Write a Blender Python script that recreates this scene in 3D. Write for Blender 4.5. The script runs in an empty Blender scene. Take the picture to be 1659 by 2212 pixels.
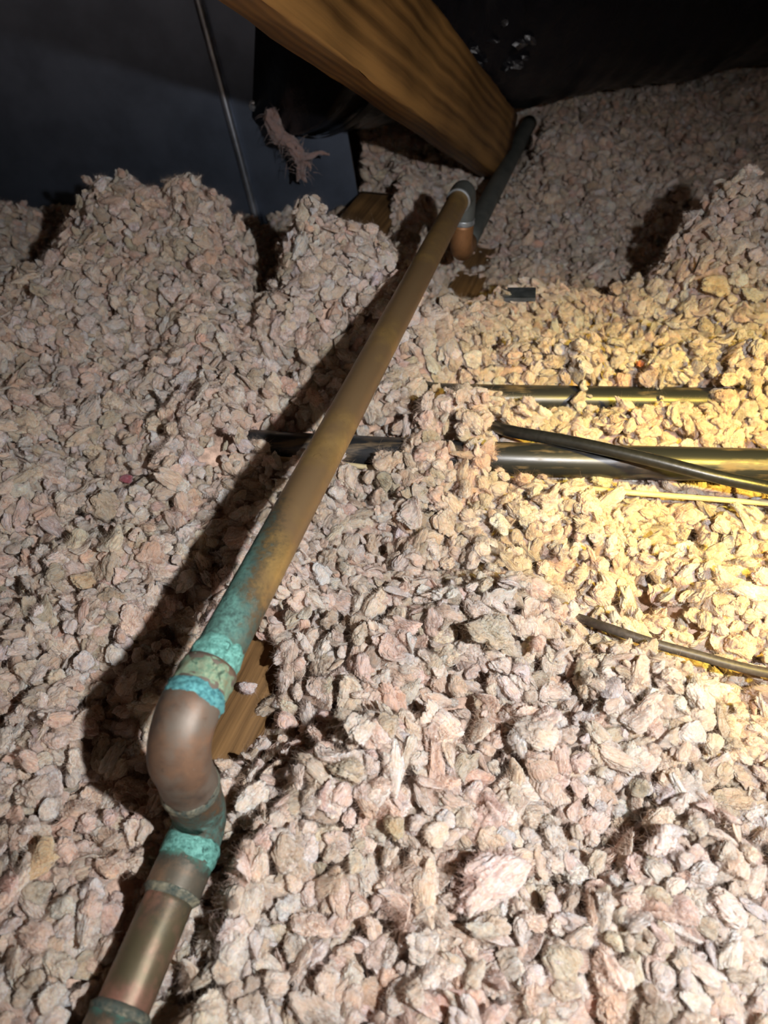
import bpy, bmesh, math, random
import numpy as np
from mathutils import Vector, Matrix, Euler

random.seed(7)
rng = np.random.default_rng(11)
scene = bpy.context.scene
COL = scene.collection

# ------------------------------------------------------------------ camera
W_PX, H_PX, F_PX = 1659.0, 2212.0, 1534.0
PITCH = math.radians(43.0)
CAM = np.array([0.0, 0.0, 0.36])
SP, CP = math.sin(PITCH), math.cos(PITCH)
cam_data = bpy.data.cameras.new('camera')
cam = bpy.data.objects.new('camera', cam_data)
COL.objects.link(cam)
cam.location = CAM
cam.rotation_euler = (math.radians(90) - PITCH, 0, 0)
cam_data.sensor_fit = 'VERTICAL'
cam_data.sensor_height = 36.0
cam_data.sensor_width = 27.0
cam_data.lens = F_PX / H_PX * 36.0
cam_data.clip_start = 0.01
cam_data.clip_end = 30
cam_data.dof.use_dof = True
cam_data.dof.focus_distance = 0.46
cam_data.dof.aperture_fstop = 9.5
scene.camera = cam

# ------------------------------------------------------------------ world, lamps, exposure
world = bpy.data.worlds.new('attic_dark')
scene.world = world
world.use_nodes = True
world.node_tree.nodes['Background'].inputs[0].default_value = (0.80, 0.62, 0.52, 1)
world.node_tree.nodes['Background'].inputs[1].default_value = 0.26


def spot(name, loc, target, power, color, angle, blend, radius):
    d = bpy.data.lights.new(name, 'SPOT')
    d.energy = power
    d.color = color
    d.spot_size = math.radians(angle)
    d.spot_blend = blend
    d.shadow_soft_size = radius
    o = bpy.data.objects.new(name, d)
    COL.objects.link(o)
    o.location = loc
    o.rotation_euler = (Vector(target) - Vector(loc)).to_track_quat('-Z', 'Y').to_euler()
    return o


# cool white hand torch held just right of and a little above the camera
spot('cool_torch', (0.175, -0.03, 0.425), (0.080, 0.315, 0.0), 18.0, (0.985, 0.965, 0.975), 108, 1.0, 0.008)
# warm work lamp out of frame on the right
spot('warm_lamp', (0.43, 0.02, 0.52), (0.300, 0.375, 0.0), 54.0, (1.0, 0.71, 0.11), 47, 1.0, 0.022)

vs = scene.view_settings
vs.view_transform = 'Standard'
vs.look = 'None'
vs.exposure = 0.0
vs.gamma = 1.0
vs.use_curve_mapping = False
cy = scene.cycles
cy.use_denoising = True
cy.use_adaptive_sampling = True
cy.adaptive_threshold = 0.06
cy.adaptive_min_samples = 12
cy.max_bounces = 8
cy.diffuse_bounces = 3
cy.glossy_bounces = 3
cy.transmission_bounces = 4
cy.caustics_reflective = False
cy.caustics_refractive = False


# ------------------------------------------------------------------ helpers
def ray(px, py):
    u = (px - W_PX / 2) / F_PX
    v = (py - H_PX / 2) / F_PX
    return np.array([u, CP - v * SP, -SP - v * CP])


def at_z(px, py, z):
    d = ray(px, py)
    return CAM + d * ((z - CAM[2]) / d[2])


def at_y(px, py, y):
    d = ray(px, py)
    return CAM + d * ((y - CAM[1]) / d[1])


def tag(o, label=None, cat=None, group=None, kind=None):
    if label: o['label'] = label
    if cat: o['category'] = cat
    if group: o['group'] = group
    if kind: o['kind'] = kind
    return o


def empty(name, loc=(0, 0, 0), rot=(0, 0, 0)):
    o = bpy.data.objects.new(name, None)
    o.empty_display_size = 0.02
    COL.objects.link(o)
    o.location = loc
    o.rotation_euler = rot
    return o


def mesh_obj(name, verts, faces, mat, parent=None, smooth=True, attrs=None):
    me = bpy.data.meshes.new(name)
    me.from_pydata([tuple(map(float, v)) for v in verts], [], faces)
    me.update()
    if smooth:
        me.polygons.foreach_set('use_smooth', [True] * len(me.polygons))
    if attrs:
        for k, arr in attrs.items():
            a = me.attributes.new(k, 'FLOAT_VECTOR', 'POINT')
            a.data.foreach_set('vector', np.asarray(arr, dtype=np.float32).ravel())
    if mat: me.materials.append(mat)
    o = bpy.data.objects.new(name, me)
    COL.objects.link(o)
    if parent is not None:
        # geometry is given in world coordinates
        o.parent = parent
        o.matrix_parent_inverse = parent_matrix(parent).inverted()
    return o


def parent_matrix(p):
    m = Matrix.LocRotScale(p.location, p.rotation_euler, p.scale)
    if p.parent is not None:
        m = parent_matrix(p.parent) @ p.matrix_parent_inverse @ m
    return m


class VNoise:
    """periodic value noise, vectorised"""
    def __init__(self, seed, n=32):
        self.n = n
        self.t = np.random.default_rng(seed).uniform(-1, 1, (n, n, n))

    def __call__(self, p):
        n = self.n
        f = np.floor(p).astype(int)
        w = p - f
        w = w * w * w * (w * (w * 6 - 15) + 10)
        r = 0
        for dx in (0, 1):
            for dy in (0, 1):
                for dz in (0, 1):
                    c = self.t[(f[:, 0] + dx) % n, (f[:, 1] + dy) % n, (f[:, 2] + dz) % n]
                    r = r + c * (w[:, 0] if dx else 1 - w[:, 0]) * (w[:, 1] if dy else 1 - w[:, 1]) * (w[:, 2] if dz else 1 - w[:, 2])
        return r


N1, N2, N3 = VNoise(1), VNoise(2), VNoise(3)


def fbm(p, octv=3):
    r, a = 0, 1.0
    for i in range(octv):
        r = r + a * N1(p * (2 ** i) + i * 7.3)
        a *= 0.5
    return r


def sweep(path, radii, seg=32, cap=(True, True), bump=None, run0=0.0):
    """tube along a polyline; also gives (run, cos angle, sin angle) per vertex"""
    path = [np.array(p, float) for p in path]
    n = len(path)
    if np.isscalar(radii): radii = [radii] * n
    verts, faces, att = [], [], []
    tan = [path[min(i + 1, n - 1)] - path[max(i - 1, 0)] for i in range(n)]
    tan = [t / np.linalg.norm(t) for t in tan]
    up = np.array([0, 0, 1.0])
    if abs(tan[0] @ up) > 0.9: up = np.array([1.0, 0, 0])
    side = np.cross(tan[0], up); side /= np.linalg.norm(side)
    run = run0
    for i in range(n):
        if i: run += np.linalg.norm(path[i] - path[i - 1])
        side = side - tan[i] * (side @ tan[i]); side /= np.linalg.norm(side)
        top = np.cross(side, tan[i])
        for k in range(seg):
            a = 2 * math.pi * k / seg
            d = math.cos(a) * side + math.sin(a) * top
            r = radii[i]
            if bump: r = r + bump(run, a)
            verts.append(path[i] + d * r)
            att.append((run, math.cos(a), math.sin(a)))
    for i in range(n - 1):
        for k in range(seg):
            k2 = (k + 1) % seg
            faces.append((i * seg + k, i * seg + k2, (i + 1) * seg + k2, (i + 1) * seg + k))
    if cap[0]: faces.append(tuple(reversed(range(seg))))
    if cap[1]: faces.append(tuple((n - 1) * seg + k for k in range(seg)))
    return verts, faces, att


def merge(*parts):
    V, F, A = [], [], []
    for v, f, a in parts:
        o = len(V)
        V += list(v); A += list(a)
        F += [tuple(i + o for i in q) for q in f]
    return V, F, A


def smooth_path(pts, n=60):
    """Catmull-Rom through points"""
    pts = [np.array(p, float) for p in pts]
    P = [2 * pts[0] - pts[1]] + pts + [2 * pts[-1] - pts[-2]]
    out = []
    m = len(pts) - 1
    for i in range(n):
        t = i / (n - 1) * m
        k = min(int(t), m - 1); t -= k
        a, b, c, d = P[k], P[k + 1], P[k + 2], P[k + 3]
        out.append(0.5 * ((2 * b) + (-a + c) * t + (2 * a - 5 * b + 4 * c - d) * t * t + (-a + 3 * b - 3 * c + d) * t ** 3))
    return out


# ------------------------------------------------------------------ materials
def new_mat(name):
    m = bpy.data.materials.new(name)
    m.use_nodes = True
    nt = m.node_tree
    b = nt.nodes['Principled BSDF']
    return m, nt, b


def nd(nt, typ, **kw):
    n = nt.nodes.new(typ)
    for k, v in kw.items(): setattr(n, k, v)
    return n


def ramp(nt, stops, src=None, interp='LINEAR'):
    r = nd(nt, 'ShaderNodeValToRGB')
    el = r.color_ramp.elements
    r.color_ramp.interpolation = interp
    while len(el) < len(stops): el.new(0.5)
    for e, (p, c) in zip(el, stops):
        e.position = p
        e.color = (*c, 1) if len(c) == 3 else c
    if src: nt.links.new(src, r.inputs[0])
    return r


def noise(nt, scale, detail=4, rough=0.55, vec=None, dist=0.0):
    n = nd(nt, 'ShaderNodeTexNoise')
    n.inputs['Scale'].default_value = scale
    n.inputs['Detail'].default_value = detail
    n.inputs['Roughness'].default_value = rough
    n.inputs['Distortion'].default_value = dist
    if vec: nt.links.new(vec, n.inputs['Vector'])
    return n


def mathn(nt, op, a, b=None, clamp=False):
    n = nd(nt, 'ShaderNodeMath', operation=op)
    n.use_clamp = clamp
    for i, x in enumerate((a, b)):
        if x is None: continue
        if isinstance(x, (int, float)): n.inputs[i].default_value = x
        else: nt.links.new(x, n.inputs[i])
    return n.outputs[0]


def mixc(nt, fac, a, b):
    n = nd(nt, 'ShaderNodeMix', data_type='RGBA')
    if isinstance(fac, (int, float)): n.inputs[0].default_value = fac
    else: nt.links.new(fac, n.inputs[0])
    for i, x in ((6, a), (7, b)):
        if isinstance(x, tuple): n.inputs[i].default_value = (*x, 1)
        else: nt.links.new(x, n.inputs[i])
    return n.outputs[2]


def mapr(nt, src, a, b, c=0.0, d=1.0, smooth=True):
    n = nd(nt, 'ShaderNodeMapRange')
    if smooth: n.interpolation_type = 'SMOOTHSTEP'
    nt.links.new(src, n.inputs[0])
    for i, x in enumerate((a, b, c, d)): n.inputs[1 + i].default_value = x
    return n.outputs[0]


def bump(nt, b, h, strength=0.4, dist=0.001):
    n = nd(nt, 'ShaderNodeBump')
    n.inputs['Strength'].default_value = strength
    n.inputs['Distance'].default_value = dist
    nt.links.new(h, n.inputs['Height'])
    nt.links.new(n.outputs[0], b.inputs['Normal'])
    return n


def objco(nt):
    return nd(nt, 'ShaderNodeTexCoord').outputs['Object']


def wool_mat(name, color=None, fibre=False):
    """soft glass-wool: matte, a little translucent, fibrous grain"""
    m, nt, b = new_mat(name)
    rest = nd(nt, 'ShaderNodeAttribute', attribute_name='rest').outputs['Vector']
    mp = nd(nt, 'ShaderNodeMapping'); nt.links.new(rest, mp.inputs[0])
    mp.inputs['Scale'].default_value = (0.8, 4.0, 4.0)
    fib = noise(nt, 4.5, 5, 0.65, mp.outputs[0], 1.2)
    blot = noise(nt, 1.3, 3, 0.6, rest)
    felt = noise(nt, 17, 6, 0.75, rest, 0.8)
    relief = mathn(nt, 'ADD', mathn(nt, 'MULTIPLY', fib.outputs[0], 0.7), mathn(nt, 'MULTIPLY', felt.outputs[0], 0.45))
    if color is None:
        tint = nd(nt, 'ShaderNodeAttribute', attribute_type='INSTANCER', attribute_name='tint').outputs['Color']
    else:
        rgb = nd(nt, 'ShaderNodeRGB'); rgb.outputs[0].default_value = (*color, 1)
        tint = rgb.outputs[0]
    c1 = mixc(nt, mapr(nt, fib.outputs[0], 0.36, 0.66), (0.80, 0.74, 0.69), (1.06, 1.06, 1.06))
    c2 = mixc(nt, mapr(nt, blot.outputs[0], 0.35, 0.68), (0.97, 0.86, 0.77), (1.02, 1.02, 1.03))
    mul = nd(nt, 'ShaderNodeMix', data_type='RGBA', blend_type='MULTIPLY'); mul.inputs[0].default_value = 1
    nt.links.new(c1, mul.inputs[6]); nt.links.new(c2, mul.inputs[7])
    mul2 = nd(nt, 'ShaderNodeMix', data_type='RGBA', blend_type='MULTIPLY'); mul2.inputs[0].default_value = 1
    nt.links.new(tint, mul2.inputs[6]); nt.links.new(mul.outputs[2], mul2.inputs[7])
    nt.links.new(mul2.outputs[2], b.inputs['Base Color'])
    b.inputs['Roughness'].default_value = 0.95
    b.inputs['Specular IOR Level'].default_value = 0.10
    b.inputs['Sheen Weight'].default_value = 0.45
    b.inputs['Sheen Roughness'].default_value = 0.55
    bm = bump(nt, b, relief, 0.55, 0.0011)
    if not fibre:
        b.inputs['Subsurface Weight'].default_value = 0.62
        b.inputs['Subsurface Radius'].default_value = (1.0, 0.62, 0.42)
        b.inputs['Subsurface Scale'].default_value = 0.0026
        return m
    tr = nd(nt, 'ShaderNodeBsdfTranslucent')      # light that soaks through the wool comes out redder
    red = nd(nt, 'ShaderNodeMix', data_type='RGBA', blend_type='MULTIPLY'); red.inputs[0].default_value = 1
    nt.links.new(mul2.outputs[2], red.inputs[6]); red.inputs[7].default_value = (1.0, 0.90, 0.82, 1)
    nt.links.new(red.outputs[2], tr.inputs[0])
    ms = nd(nt, 'ShaderNodeMixShader'); ms.inputs[0].default_value = 0.45
    out = nt.nodes['Material Output']
    nt.links.new(b.outputs[0], ms.inputs[1]); nt.links.new(tr.outputs[0], ms.inputs[2])
    nt.links.new(ms.outputs[0], out.inputs[0])
    return m


def wood_mat(name, dark, light, along, scale=1.0, rough=0.6, spec=0.35, wmix=0.4):
    """grain runs along the given world/object direction via the 'grain' attribute"""
    m, nt, b = new_mat(name)
    g = nd(nt, 'ShaderNodeAttribute', attribute_name='grain').outputs['Vector']
    mp = nd(nt, 'ShaderNodeMapping'); nt.links.new(g, mp.inputs[0])
    mp.inputs['Scale'].default_value = (2.2 * scale, 22 * scale, 22 * scale)
    mp.inputs['Location'].default_value = (0.3, 1.1, 1.3)
    wv = nd(nt, 'ShaderNodeTexWave', wave_type='RINGS', rings_direction='X')
    wv.inputs['Scale'].default_value = 1.5
    wv.inputs['Distortion'].default_value = 6.5
    wv.inputs['Detail'].default_value = 2.5
    wv.inputs['Detail Scale'].default_value = 0.7
    nt.links.new(mp.outputs[0], wv.inputs['Vector'])
    mp2 = nd(nt, 'ShaderNodeMapping'); nt.links.new(g, mp2.inputs[0])
    mp2.inputs['Scale'].default_value = (6 * scale, 190 * scale, 190 * scale)
    fine = noise(nt, 1.0, 4, 0.6, mp2.outputs[0])
    big = noise(nt, 9, 3, 0.5, g)
    f = mathn(nt, 'ADD', mathn(nt, 'MULTIPLY', wv.outputs[0], wmix), mathn(nt, 'MULTIPLY', fine.outputs[0], 1 - wmix))
    f = mathn(nt, 'ADD', f, mathn(nt, 'MULTIPLY', mathn(nt, 'SUBTRACT', big.outputs[0], 0.5), 0.7))
    r = ramp(nt, [(0.15, dark), (0.8, light)], f)
    nt.links.new(r.outputs[0], b.inputs['Base Color'])
    b.inputs['Roughness'].default_value = rough
    b.inputs['Specular IOR Level'].default_value = spec
    bump(nt, b, f, 0.25, 0.0012)
    return m


def plain_mat(name, col, rough=0.5, metal=0.0, spec=0.5, nscale=None, namp=0.3, bumpd=0.0):
    m, nt, b = new_mat(name)
    b.inputs['Roughness'].default_value = rough
    b.inputs['Metallic'].default_value = metal
    b.inputs['Specular IOR Level'].default_value = spec
    if nscale:
        n = noise(nt, nscale, 4, 0.6, objco(nt))
        c = mixc(nt, mapr(nt, n.outputs[0], 0.3, 0.7), tuple(x * (1 - namp) for x in col), tuple(min(1, x * (1 + namp)) for x in col))
        nt.links.new(c, b.inputs['Base Color'])
        if bumpd: bump(nt, b, n.outputs[0], 0.5, bumpd)
    else:
        b.inputs['Base Color'].default_value = (*col, 1)
    return m


BRONZE_D, BRONZE_L = (0.21, 0.130, 0.050), (0.52, 0.34, 0.12)
TEAL_D, TEAL_L, TEAL_B = (0.045, 0.17, 0.135), (0.22, 0.56, 0.47), (0.10, 0.46, 0.55)


def copper_mat(name, patina=None, base=(BRONZE_D, BRONZE_L), side=0.0, grey=None, metal=0.55, rough=0.42,
               crust=(TEAL_D, TEAL_L), specks=True, fs=1.0):
    """aged copper; 'patina' = list of (run, amount) stops in metres along the tube"""
    m, nt, b = new_mat(name)
    at = nd(nt, 'ShaderNodeAttribute', attribute_name='tube').outputs['Vector']
    sx = nd(nt, 'ShaderNodeSeparateXYZ'); nt.links.new(at, sx.inputs[0])
    co = objco(nt)
    n1 = noise(nt, 26 * fs, 9, 0.70, co, 0.6)
    n2 = noise(nt, 210 * fs ** 0.5, 8, 0.78, co)
    n3 = noise(nt, 9 * fs, 3, 0.5, co)
    n5 = noise(nt, 230, 4, 0.65, co, 0.8)
    n4 = noise(nt, 480, 3, 0.6, co)
    f = mathn(nt, 'ADD', mathn(nt, 'MULTIPLY', n1.outputs[0], 0.6), mathn(nt, 'MULTIPLY', n3.outputs[0], 0.4))
    col = ramp(nt, [(0.36, base[0]), (0.5, tuple((a + c) / 2 for a, c in zip(*base))), (0.66, base[1])], f).outputs[0]
    smud = mapr(nt, n5.outputs[0], 0.60, 0.72)
    col = mixc(nt, mathn(nt, 'MULTIPLY', smud, 0.55), col, tuple(x * 0.5 for x in base[0]))
    if grey:
        gm = mapr(nt, noise(nt, 15 * fs, 4, 0.6, co).outputs[0], 0.36, 0.58)
        col = mixc(nt, gm, col, grey)
    hi = patina[-1][0] or 1.0
    lo = patina[0][0]
    t = mapr(nt, sx.outputs[0], lo, hi, 0, 1, False)
    pr = ramp(nt, [((p - lo) / (hi - lo), (a, a, a)) for p, a in patina], t).outputs[0]
    amt = mathn(nt, 'ADD', pr, mathn(nt, 'MULTIPLY', sx.outputs[1], side))
    nn = mathn(nt, 'ADD', mathn(nt, 'MULTIPLY', n1.outputs[0], 0.5), mathn(nt, 'MULTIPLY', n2.outputs[0], 0.5))
    mask = mapr(nt, mathn(nt, 'SUBTRACT', amt, nn), -0.07, 0.09)
    halo = mapr(nt, mathn(nt, 'SUBTRACT', amt, nn), -0.20, 0.02, 0.0, 0.8)      # dull tarnish ahead of the green
    col = mixc(nt, halo, col, (0.060, 0.070, 0.058))
    cc = mixc(nt, mapr(nt, n2.outputs[0], 0.35, 0.66), crust[0], crust[1])
    cc = mixc(nt, mapr(nt, n5.outputs[0], 0.56, 0.70), cc, tuple(x * 0.45 for x in crust[0]))
    col = mixc(nt, mask, col, cc)
    if specks:
        sp = mapr(nt, n4.outputs[0], 0.70, 0.78)
        spa = mathn(nt, 'MULTIPLY', sp, mathn(nt, 'ADD', mathn(nt, 'MULTIPLY', amt, 0.9, True), 0.12, True))
        col = mixc(nt, spa, col, (0.42, 0.62, 0.55))
    nt.links.new(col, b.inputs['Base Color'])
    inv = mathn(nt, 'SUBTRACT', 1.0, mask)
    nt.links.new(mathn(nt, 'MULTIPLY', inv, metal), b.inputs['Metallic'])
    rr = mathn(nt, 'ADD', mathn(nt, 'MULTIPLY', mask, 0.42), mathn(nt, 'ADD', mathn(nt, 'MULTIPLY', n2.outputs[0], 0.18), rough - 0.09))
    nt.links.new(rr, b.inputs['Roughness'])
    h = mathn(nt, 'ADD', mathn(nt, 'MULTIPLY', n2.outputs[0], mathn(nt, 'ADD', mask, 0.12)), mathn(nt, 'MULTIPLY', n4.outputs[0], mathn(nt, 'MULTIPLY', mask, 0.4)))
    bump(nt, b, h, 0.5, 0.0011)
    return m


# ------------------------------------------------------------------ layout numbers (metres, world)
PIPE_R = 0.0111
A1 = np.array([-0.0875, 0.150, 0.091])      # near top bend
B1 = np.array([0.0885, 0.806, 0.091])       # far top bend
AX = (B1 - A1) / np.linalg.norm(B1 - A1)
A2 = A1 + np.array([0, 0, -0.075])          # near low bend
A3 = np.array([-0.1235, 0.005, 0.014])       # lower run towards the viewer
B2 = B1 + np.array([0, 0, -0.074])
B3 = B2 + AX * 0.56 + np.array([0.016, 0, 0.0])

PA = [at_z(540, 962, -0.004), at_z(700, 972, -0.003), at_z(1130, 992, 0.004), at_z(1659, 1006, 0.008), at_z(2100, 1020, 0.010)]
PB = [at_z(900, 852, -0.002), at_z(1000, 860, -0.002), at_z(1500, 868, -0.002), at_z(2000, 878, -0.002)]


# ------------------------------------------------------------------ heaped surface
GA = []   # (x, y, height, sx, sy)


def hump_px(px, py, y, sx, sy=None, base=0.0):
    p = at_y(px, py, y)
    GA.append((p[0], p[1], p[2] - base, sx, sy or sx))


def softstep(a, b, x):
    t = np.clip((x - a) / (b - a), 0, 1)
    return t * t * (3 - 2 * t)


# lumps of clotted nodules
_lump_rng = np.random.default_rng(5)
LUMPS = []
for gx in np.arange(-0.9, 1.15, 0.042):
    for gy in np.arange(-0.1, 2.1, 0.042):
        LUMPS.append((gx + _lump_rng.uniform(-0.02, 0.02), gy + _lump_rng.uniform(-0.02, 0.02),
                      _lump_rng.uniform(0.016, 0.034), _lump_rng.uniform(0.35, 1.0)))
for gx in np.arange(-0.9, 1.15, 0.085):
    for gy in np.arange(-0.1, 2.1, 0.085):
        LUMPS.append((gx + _lump_rng.uniform(-0.04, 0.04), gy + _lump_rng.uniform(-0.04, 0.04),
                      _lump_rng.uniform(0.030, 0.048), _lump_rng.uniform(0.35, 0.8)))
LUMPS = np.array(LUMPS)


def base_height(x, y):
    h = np.zeros_like(x)
    # left bank climbs towards the sheet metal, right side climbs to the mound
    h += 0.047 * softstep(0.42, 0.70, y) * softstep(0.06, -0.02, x)
    h += 0.012 * softstep(0.25, -0.05, y)
    # far hollow behind the ridge then a slow rise under the duct
    h += -0.065 * softstep(0.71, 0.80, y) * (1 - softstep(0.95, 1.2, y)) * softstep(0.03, 0.10, x)
    h += 0.030 * softstep(1.0, 1.5, y)
    h -= 0.095 * softstep(0.77, 0.86, y) * softstep(0.035, -0.02, x) * softstep(1.2, 1.0, y)
    for gx, gy, a, sx, sy in GA:
        h += a * np.exp(-((x - gx) / sx) ** 2 - ((y - gy) / sy) ** 2)
    return h


def lump_height(x, y):
    out = np.full_like(x, -0.006)
    for lx, ly, r, k in LUMPS:
        m = (np.abs(x - lx) < r) & (np.abs(y - ly) < r)
        if not m.any(): continue
        d2 = (x[m] - lx) ** 2 + (y[m] - ly) ** 2
        z = np.sqrt(np.maximum(r * r - d2, 0)) * k * 0.75 - 0.006
        out[m] = np.maximum(out[m], np.where(d2 < r * r, z, -1))
    return out


def seg_dist(x, y, a, b):
    ax, ay, bx, by = a[0], a[1], b[0], b[1]
    dx, dy = bx - ax, by - ay
    t = np.clip(((x - ax) * dx + (y - ay) * dy) / (dx * dx + dy * dy), 0, 1)
    return np.hypot(x - ax - t * dx, y - ay - t * dy), t


hump_px(400, 352, 0.75, 0.040, 0.07, base=0.064)
hump_px(225, 400, 0.74, 0.040, 0.07, base=0.064)
hump_px(650, 462, 0.68, 0.030, 0.06, base=0.056)
hump_px(770, 500, 0.67, 0.045, 0.05, base=0.058)
hump_px(880, 560, 0.62, 0.030, 0.04, base=0.045)
hump_px(-50, 365, 0.95, 0.06, 0.07, base=0.0)
hump_px(1610, 398, 0.74, 0.056, 0.080, base=0.004)
GA.append((0.47, 0.72, -0.02, 0.04, 0.08))
hump_px(1510, 560, 0.70, 0.050, 0.06, base=0.03)
hump_px(1200, 640, 0.69, 0.085, 0.045, base=0.018)
GA.append((-0.122, 0.73, -0.085, 0.022, 0.07))      # gap where the sheet metal shows
GA.append((-0.385, 0.75, -0.05, 0.04, 0.06))
for px_, py_, hh_, sx_, sy_ in ((985, 965, 0.044, 0.052, 0.032), (1240, 852, 0.038, 0.022, 0.022),
                                (1395, 852, 0.036, 0.024, 0.022), (1600, 862, 0.036, 0.040, 0.024), 
                                (900, 860, 0.022, 0.035, 0.022), (480, 960, 0.022, 0.045, 0.03), (1150, 1090, 0.014, 0.06, 0.03),
                                (1330, 800, 0.015, 0.1, 0.02), (1000, 1420, 0.016, 0.05, 0.04), (700, 1680, 0.018, 0.04, 0.03),
                                (225, 930, 0.026, 0.030, 0.026), (420, 1010, 0.018, 0.022, 0.020), (80, 1060, 0.022, 0.028, 0.024), (300, 1230, 0.014, 0.03, 0.02),
                                (580, 1900, 0.024, 0.030, 0.022), (1490, 1840, 0.022, 0.026, 0.020), (1060, 1350, 0.016, 0.026, 0.022), (830, 1640, 0.018, 0.024, 0.018),
                                (640, 1270, 0.014, 0.016, 0.016), (1250, 1180, 0.016, 0.03, 0.024), (1560, 1300, 0.018, 0.03, 0.024), (1180, 1650, 0.016, 0.024, 0.018),
                                (150, 780, 0.018, 0.035, 0.03), (560, 700, 0.018, 0.035, 0.03), (330, 620, 0.018, 0.04, 0.03), (1060, 740, 0.012, 0.035, 0.025),
                                (1000, 1950, 0.016, 0.022, 0.016), (1330, 2050, 0.014, 0.022, 0.016), (120, 1400, 0.016, 0.028, 0.02), (1430, 1560, 0.014, 0.025, 0.02),
                                (350, 800, -0.022, 0.03, 0.022), (130, 1160, -0.020, 0.03, 0.018), (600, 830, -0.018, 0.03, 0.02), (760, 1830, -0.022, 0.02, 0.014),
                                (1330, 1800, -0.018, 0.02, 0.016), (900, 1560, -0.012, 0.03, 0.014), (1600, 1750, -0.024, 0.022, 0.022), (700, 1560, -0.020, 0.014, 0.02),
                                (1180, 1950, -0.02, 0.02, 0.014), (1400, 1330, -0.014, 0.014, 0.03), (1000, 1200, -0.012, 0.02, 0.03), (60, 1250, -0.018, 0.025, 0.015)):
    q_ = at_z(px_, py_, 0.0)
    GA.append((q_[0], q_[1], hh_, sx_, sy_))
GA.append((-0.074, 0.232, -0.045, 0.034, 0.042))    # hollow over the joist
GA.append((-0.125, 0.20, -0.03, 0.035, 0.06))
GA.append((0.10, 0.80, -0.012, 0.03, 0.03))


def exposed(px, py, z): return at_z(px, py, z)


EXPO = [  # (a, b, level, half width) : uncovered stretches of pipes and wires
    (at_z(598, 968, -0.006), at_z(795, 976, -0.006), -0.018, 0.019),
    (at_z(1135, 990, 0.004), at_z(1900, 1012, 0.009), -0.014, 0.027),
    (at_z(1005, 858, -0.002), at_z(1185, 866, -0.002), -0.012, 0.019),
    (at_z(1290, 866, -0.002), at_z(1330, 866, -0.002), -0.006, 0.010),
    (at_z(1455, 872, -0.002), at_z(1500, 872, -0.002), -0.006, 0.010),
    (at_z(1340, 1062, 0.002), at_z(1900, 1100, 0.002), -0.008, 0.013),
    (at_z(1128, 1038, -0.004), at_z(1190, 1045, -0.004), -0.009, 0.008),
    (at_z(1318, 1360, 0.012), at_z(1600, 1438, 0.012), 0.001, 0.010),
    (A2, A3, -0.008, 0.020),
    (B2, B3, -0.018, 0.022),
]


def height(x, y):
    h = base_height(x, y) + lump_height(x, y)
    p = np.stack([x * 9, y * 9, np.zeros_like(x)], 1)
    h += 0.0135 * fbm(p, 3)
    # crevices between the clots
    cr = np.abs(N2(np.stack([x * 15 + 5, y * 15 + 2, np.full_like(x, 0.4)], 1)) + 0.5 * N3(np.stack([x * 31, y * 31, np.full_like(x, 0.7)], 1)))
    h -= 0.013 * np.exp(-(cr / 0.10) ** 2)
    h += 0.006 * N3(np.stack([x * 26 + 3, y * 26, np.full_like(x, 3.3)], 1))
    for a, b, lev, hw in EXPO:
        d, t = seg_dist(x, y, a, b)
        w = 1 - softstep(hw * 0.75, hw * 1.7, d)
        tgt = lev
        h = np.where(h > tgt, h + (tgt - h) * w, h)
    # nothing climbs through the long copper run
    d, t = seg_dist(x, y, A1, B1)
    w = 1 - softstep(0.012, 0.03, d)
    lim = 0.066
    h = np.where(h > lim, h + (lim - h) * w, h)
    # keep off the sheet metal and joist
    return h


# ------------------------------------------------------------------ setting
dark_wood = plain_mat('roof_board', (0.10, 0.06, 0.035), 0.85, nscale=6)
gyps = plain_mat('ceiling_board_back', (0.30, 0.24, 0.20), 0.9, nscale=8)


def box_mesh(lo, hi):
    x0, y0, z0 = lo; x1, y1, z1 = hi
    v = [(x0, y0, z0), (x1, y0, z0), (x1, y1, z0), (x0, y1, z0), (x0, y0, z1), (x1, y0, z1), (x1, y1, z1), (x0, y1, z1)]
    f = [(0, 3, 2, 1), (4, 5, 6, 7), (0, 1, 5, 4), (1, 2, 6, 5), (2, 3, 7, 6), (3, 0, 4, 7)]
    return v, f


def slab(name, lo, hi, mat):
    v, f = box_mesh(lo, hi)
    return tag(mesh_obj(name, v, f, mat, smooth=False), kind='structure')


slab('floor', (-1.8, -1.0, -0.14), (2.2, 3.4, -0.12), gyps)
slab('ceiling', (-1.8, -1.0, 1.5), (2.2, 3.4, 1.53), dark_wood)
slab('wall_back', (-1.8, 3.4, -0.14), (2.2, 3.43, 1.53), dark_wood)
slab('wall_left', (-1.83, -1.0, -0.14), (-1.8, 3.4, 1.53), dark_wood)
slab('wall_right', (2.2, -1.0, -0.14), (2.23, 3.4, 1.53), dark_wood)


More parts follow.
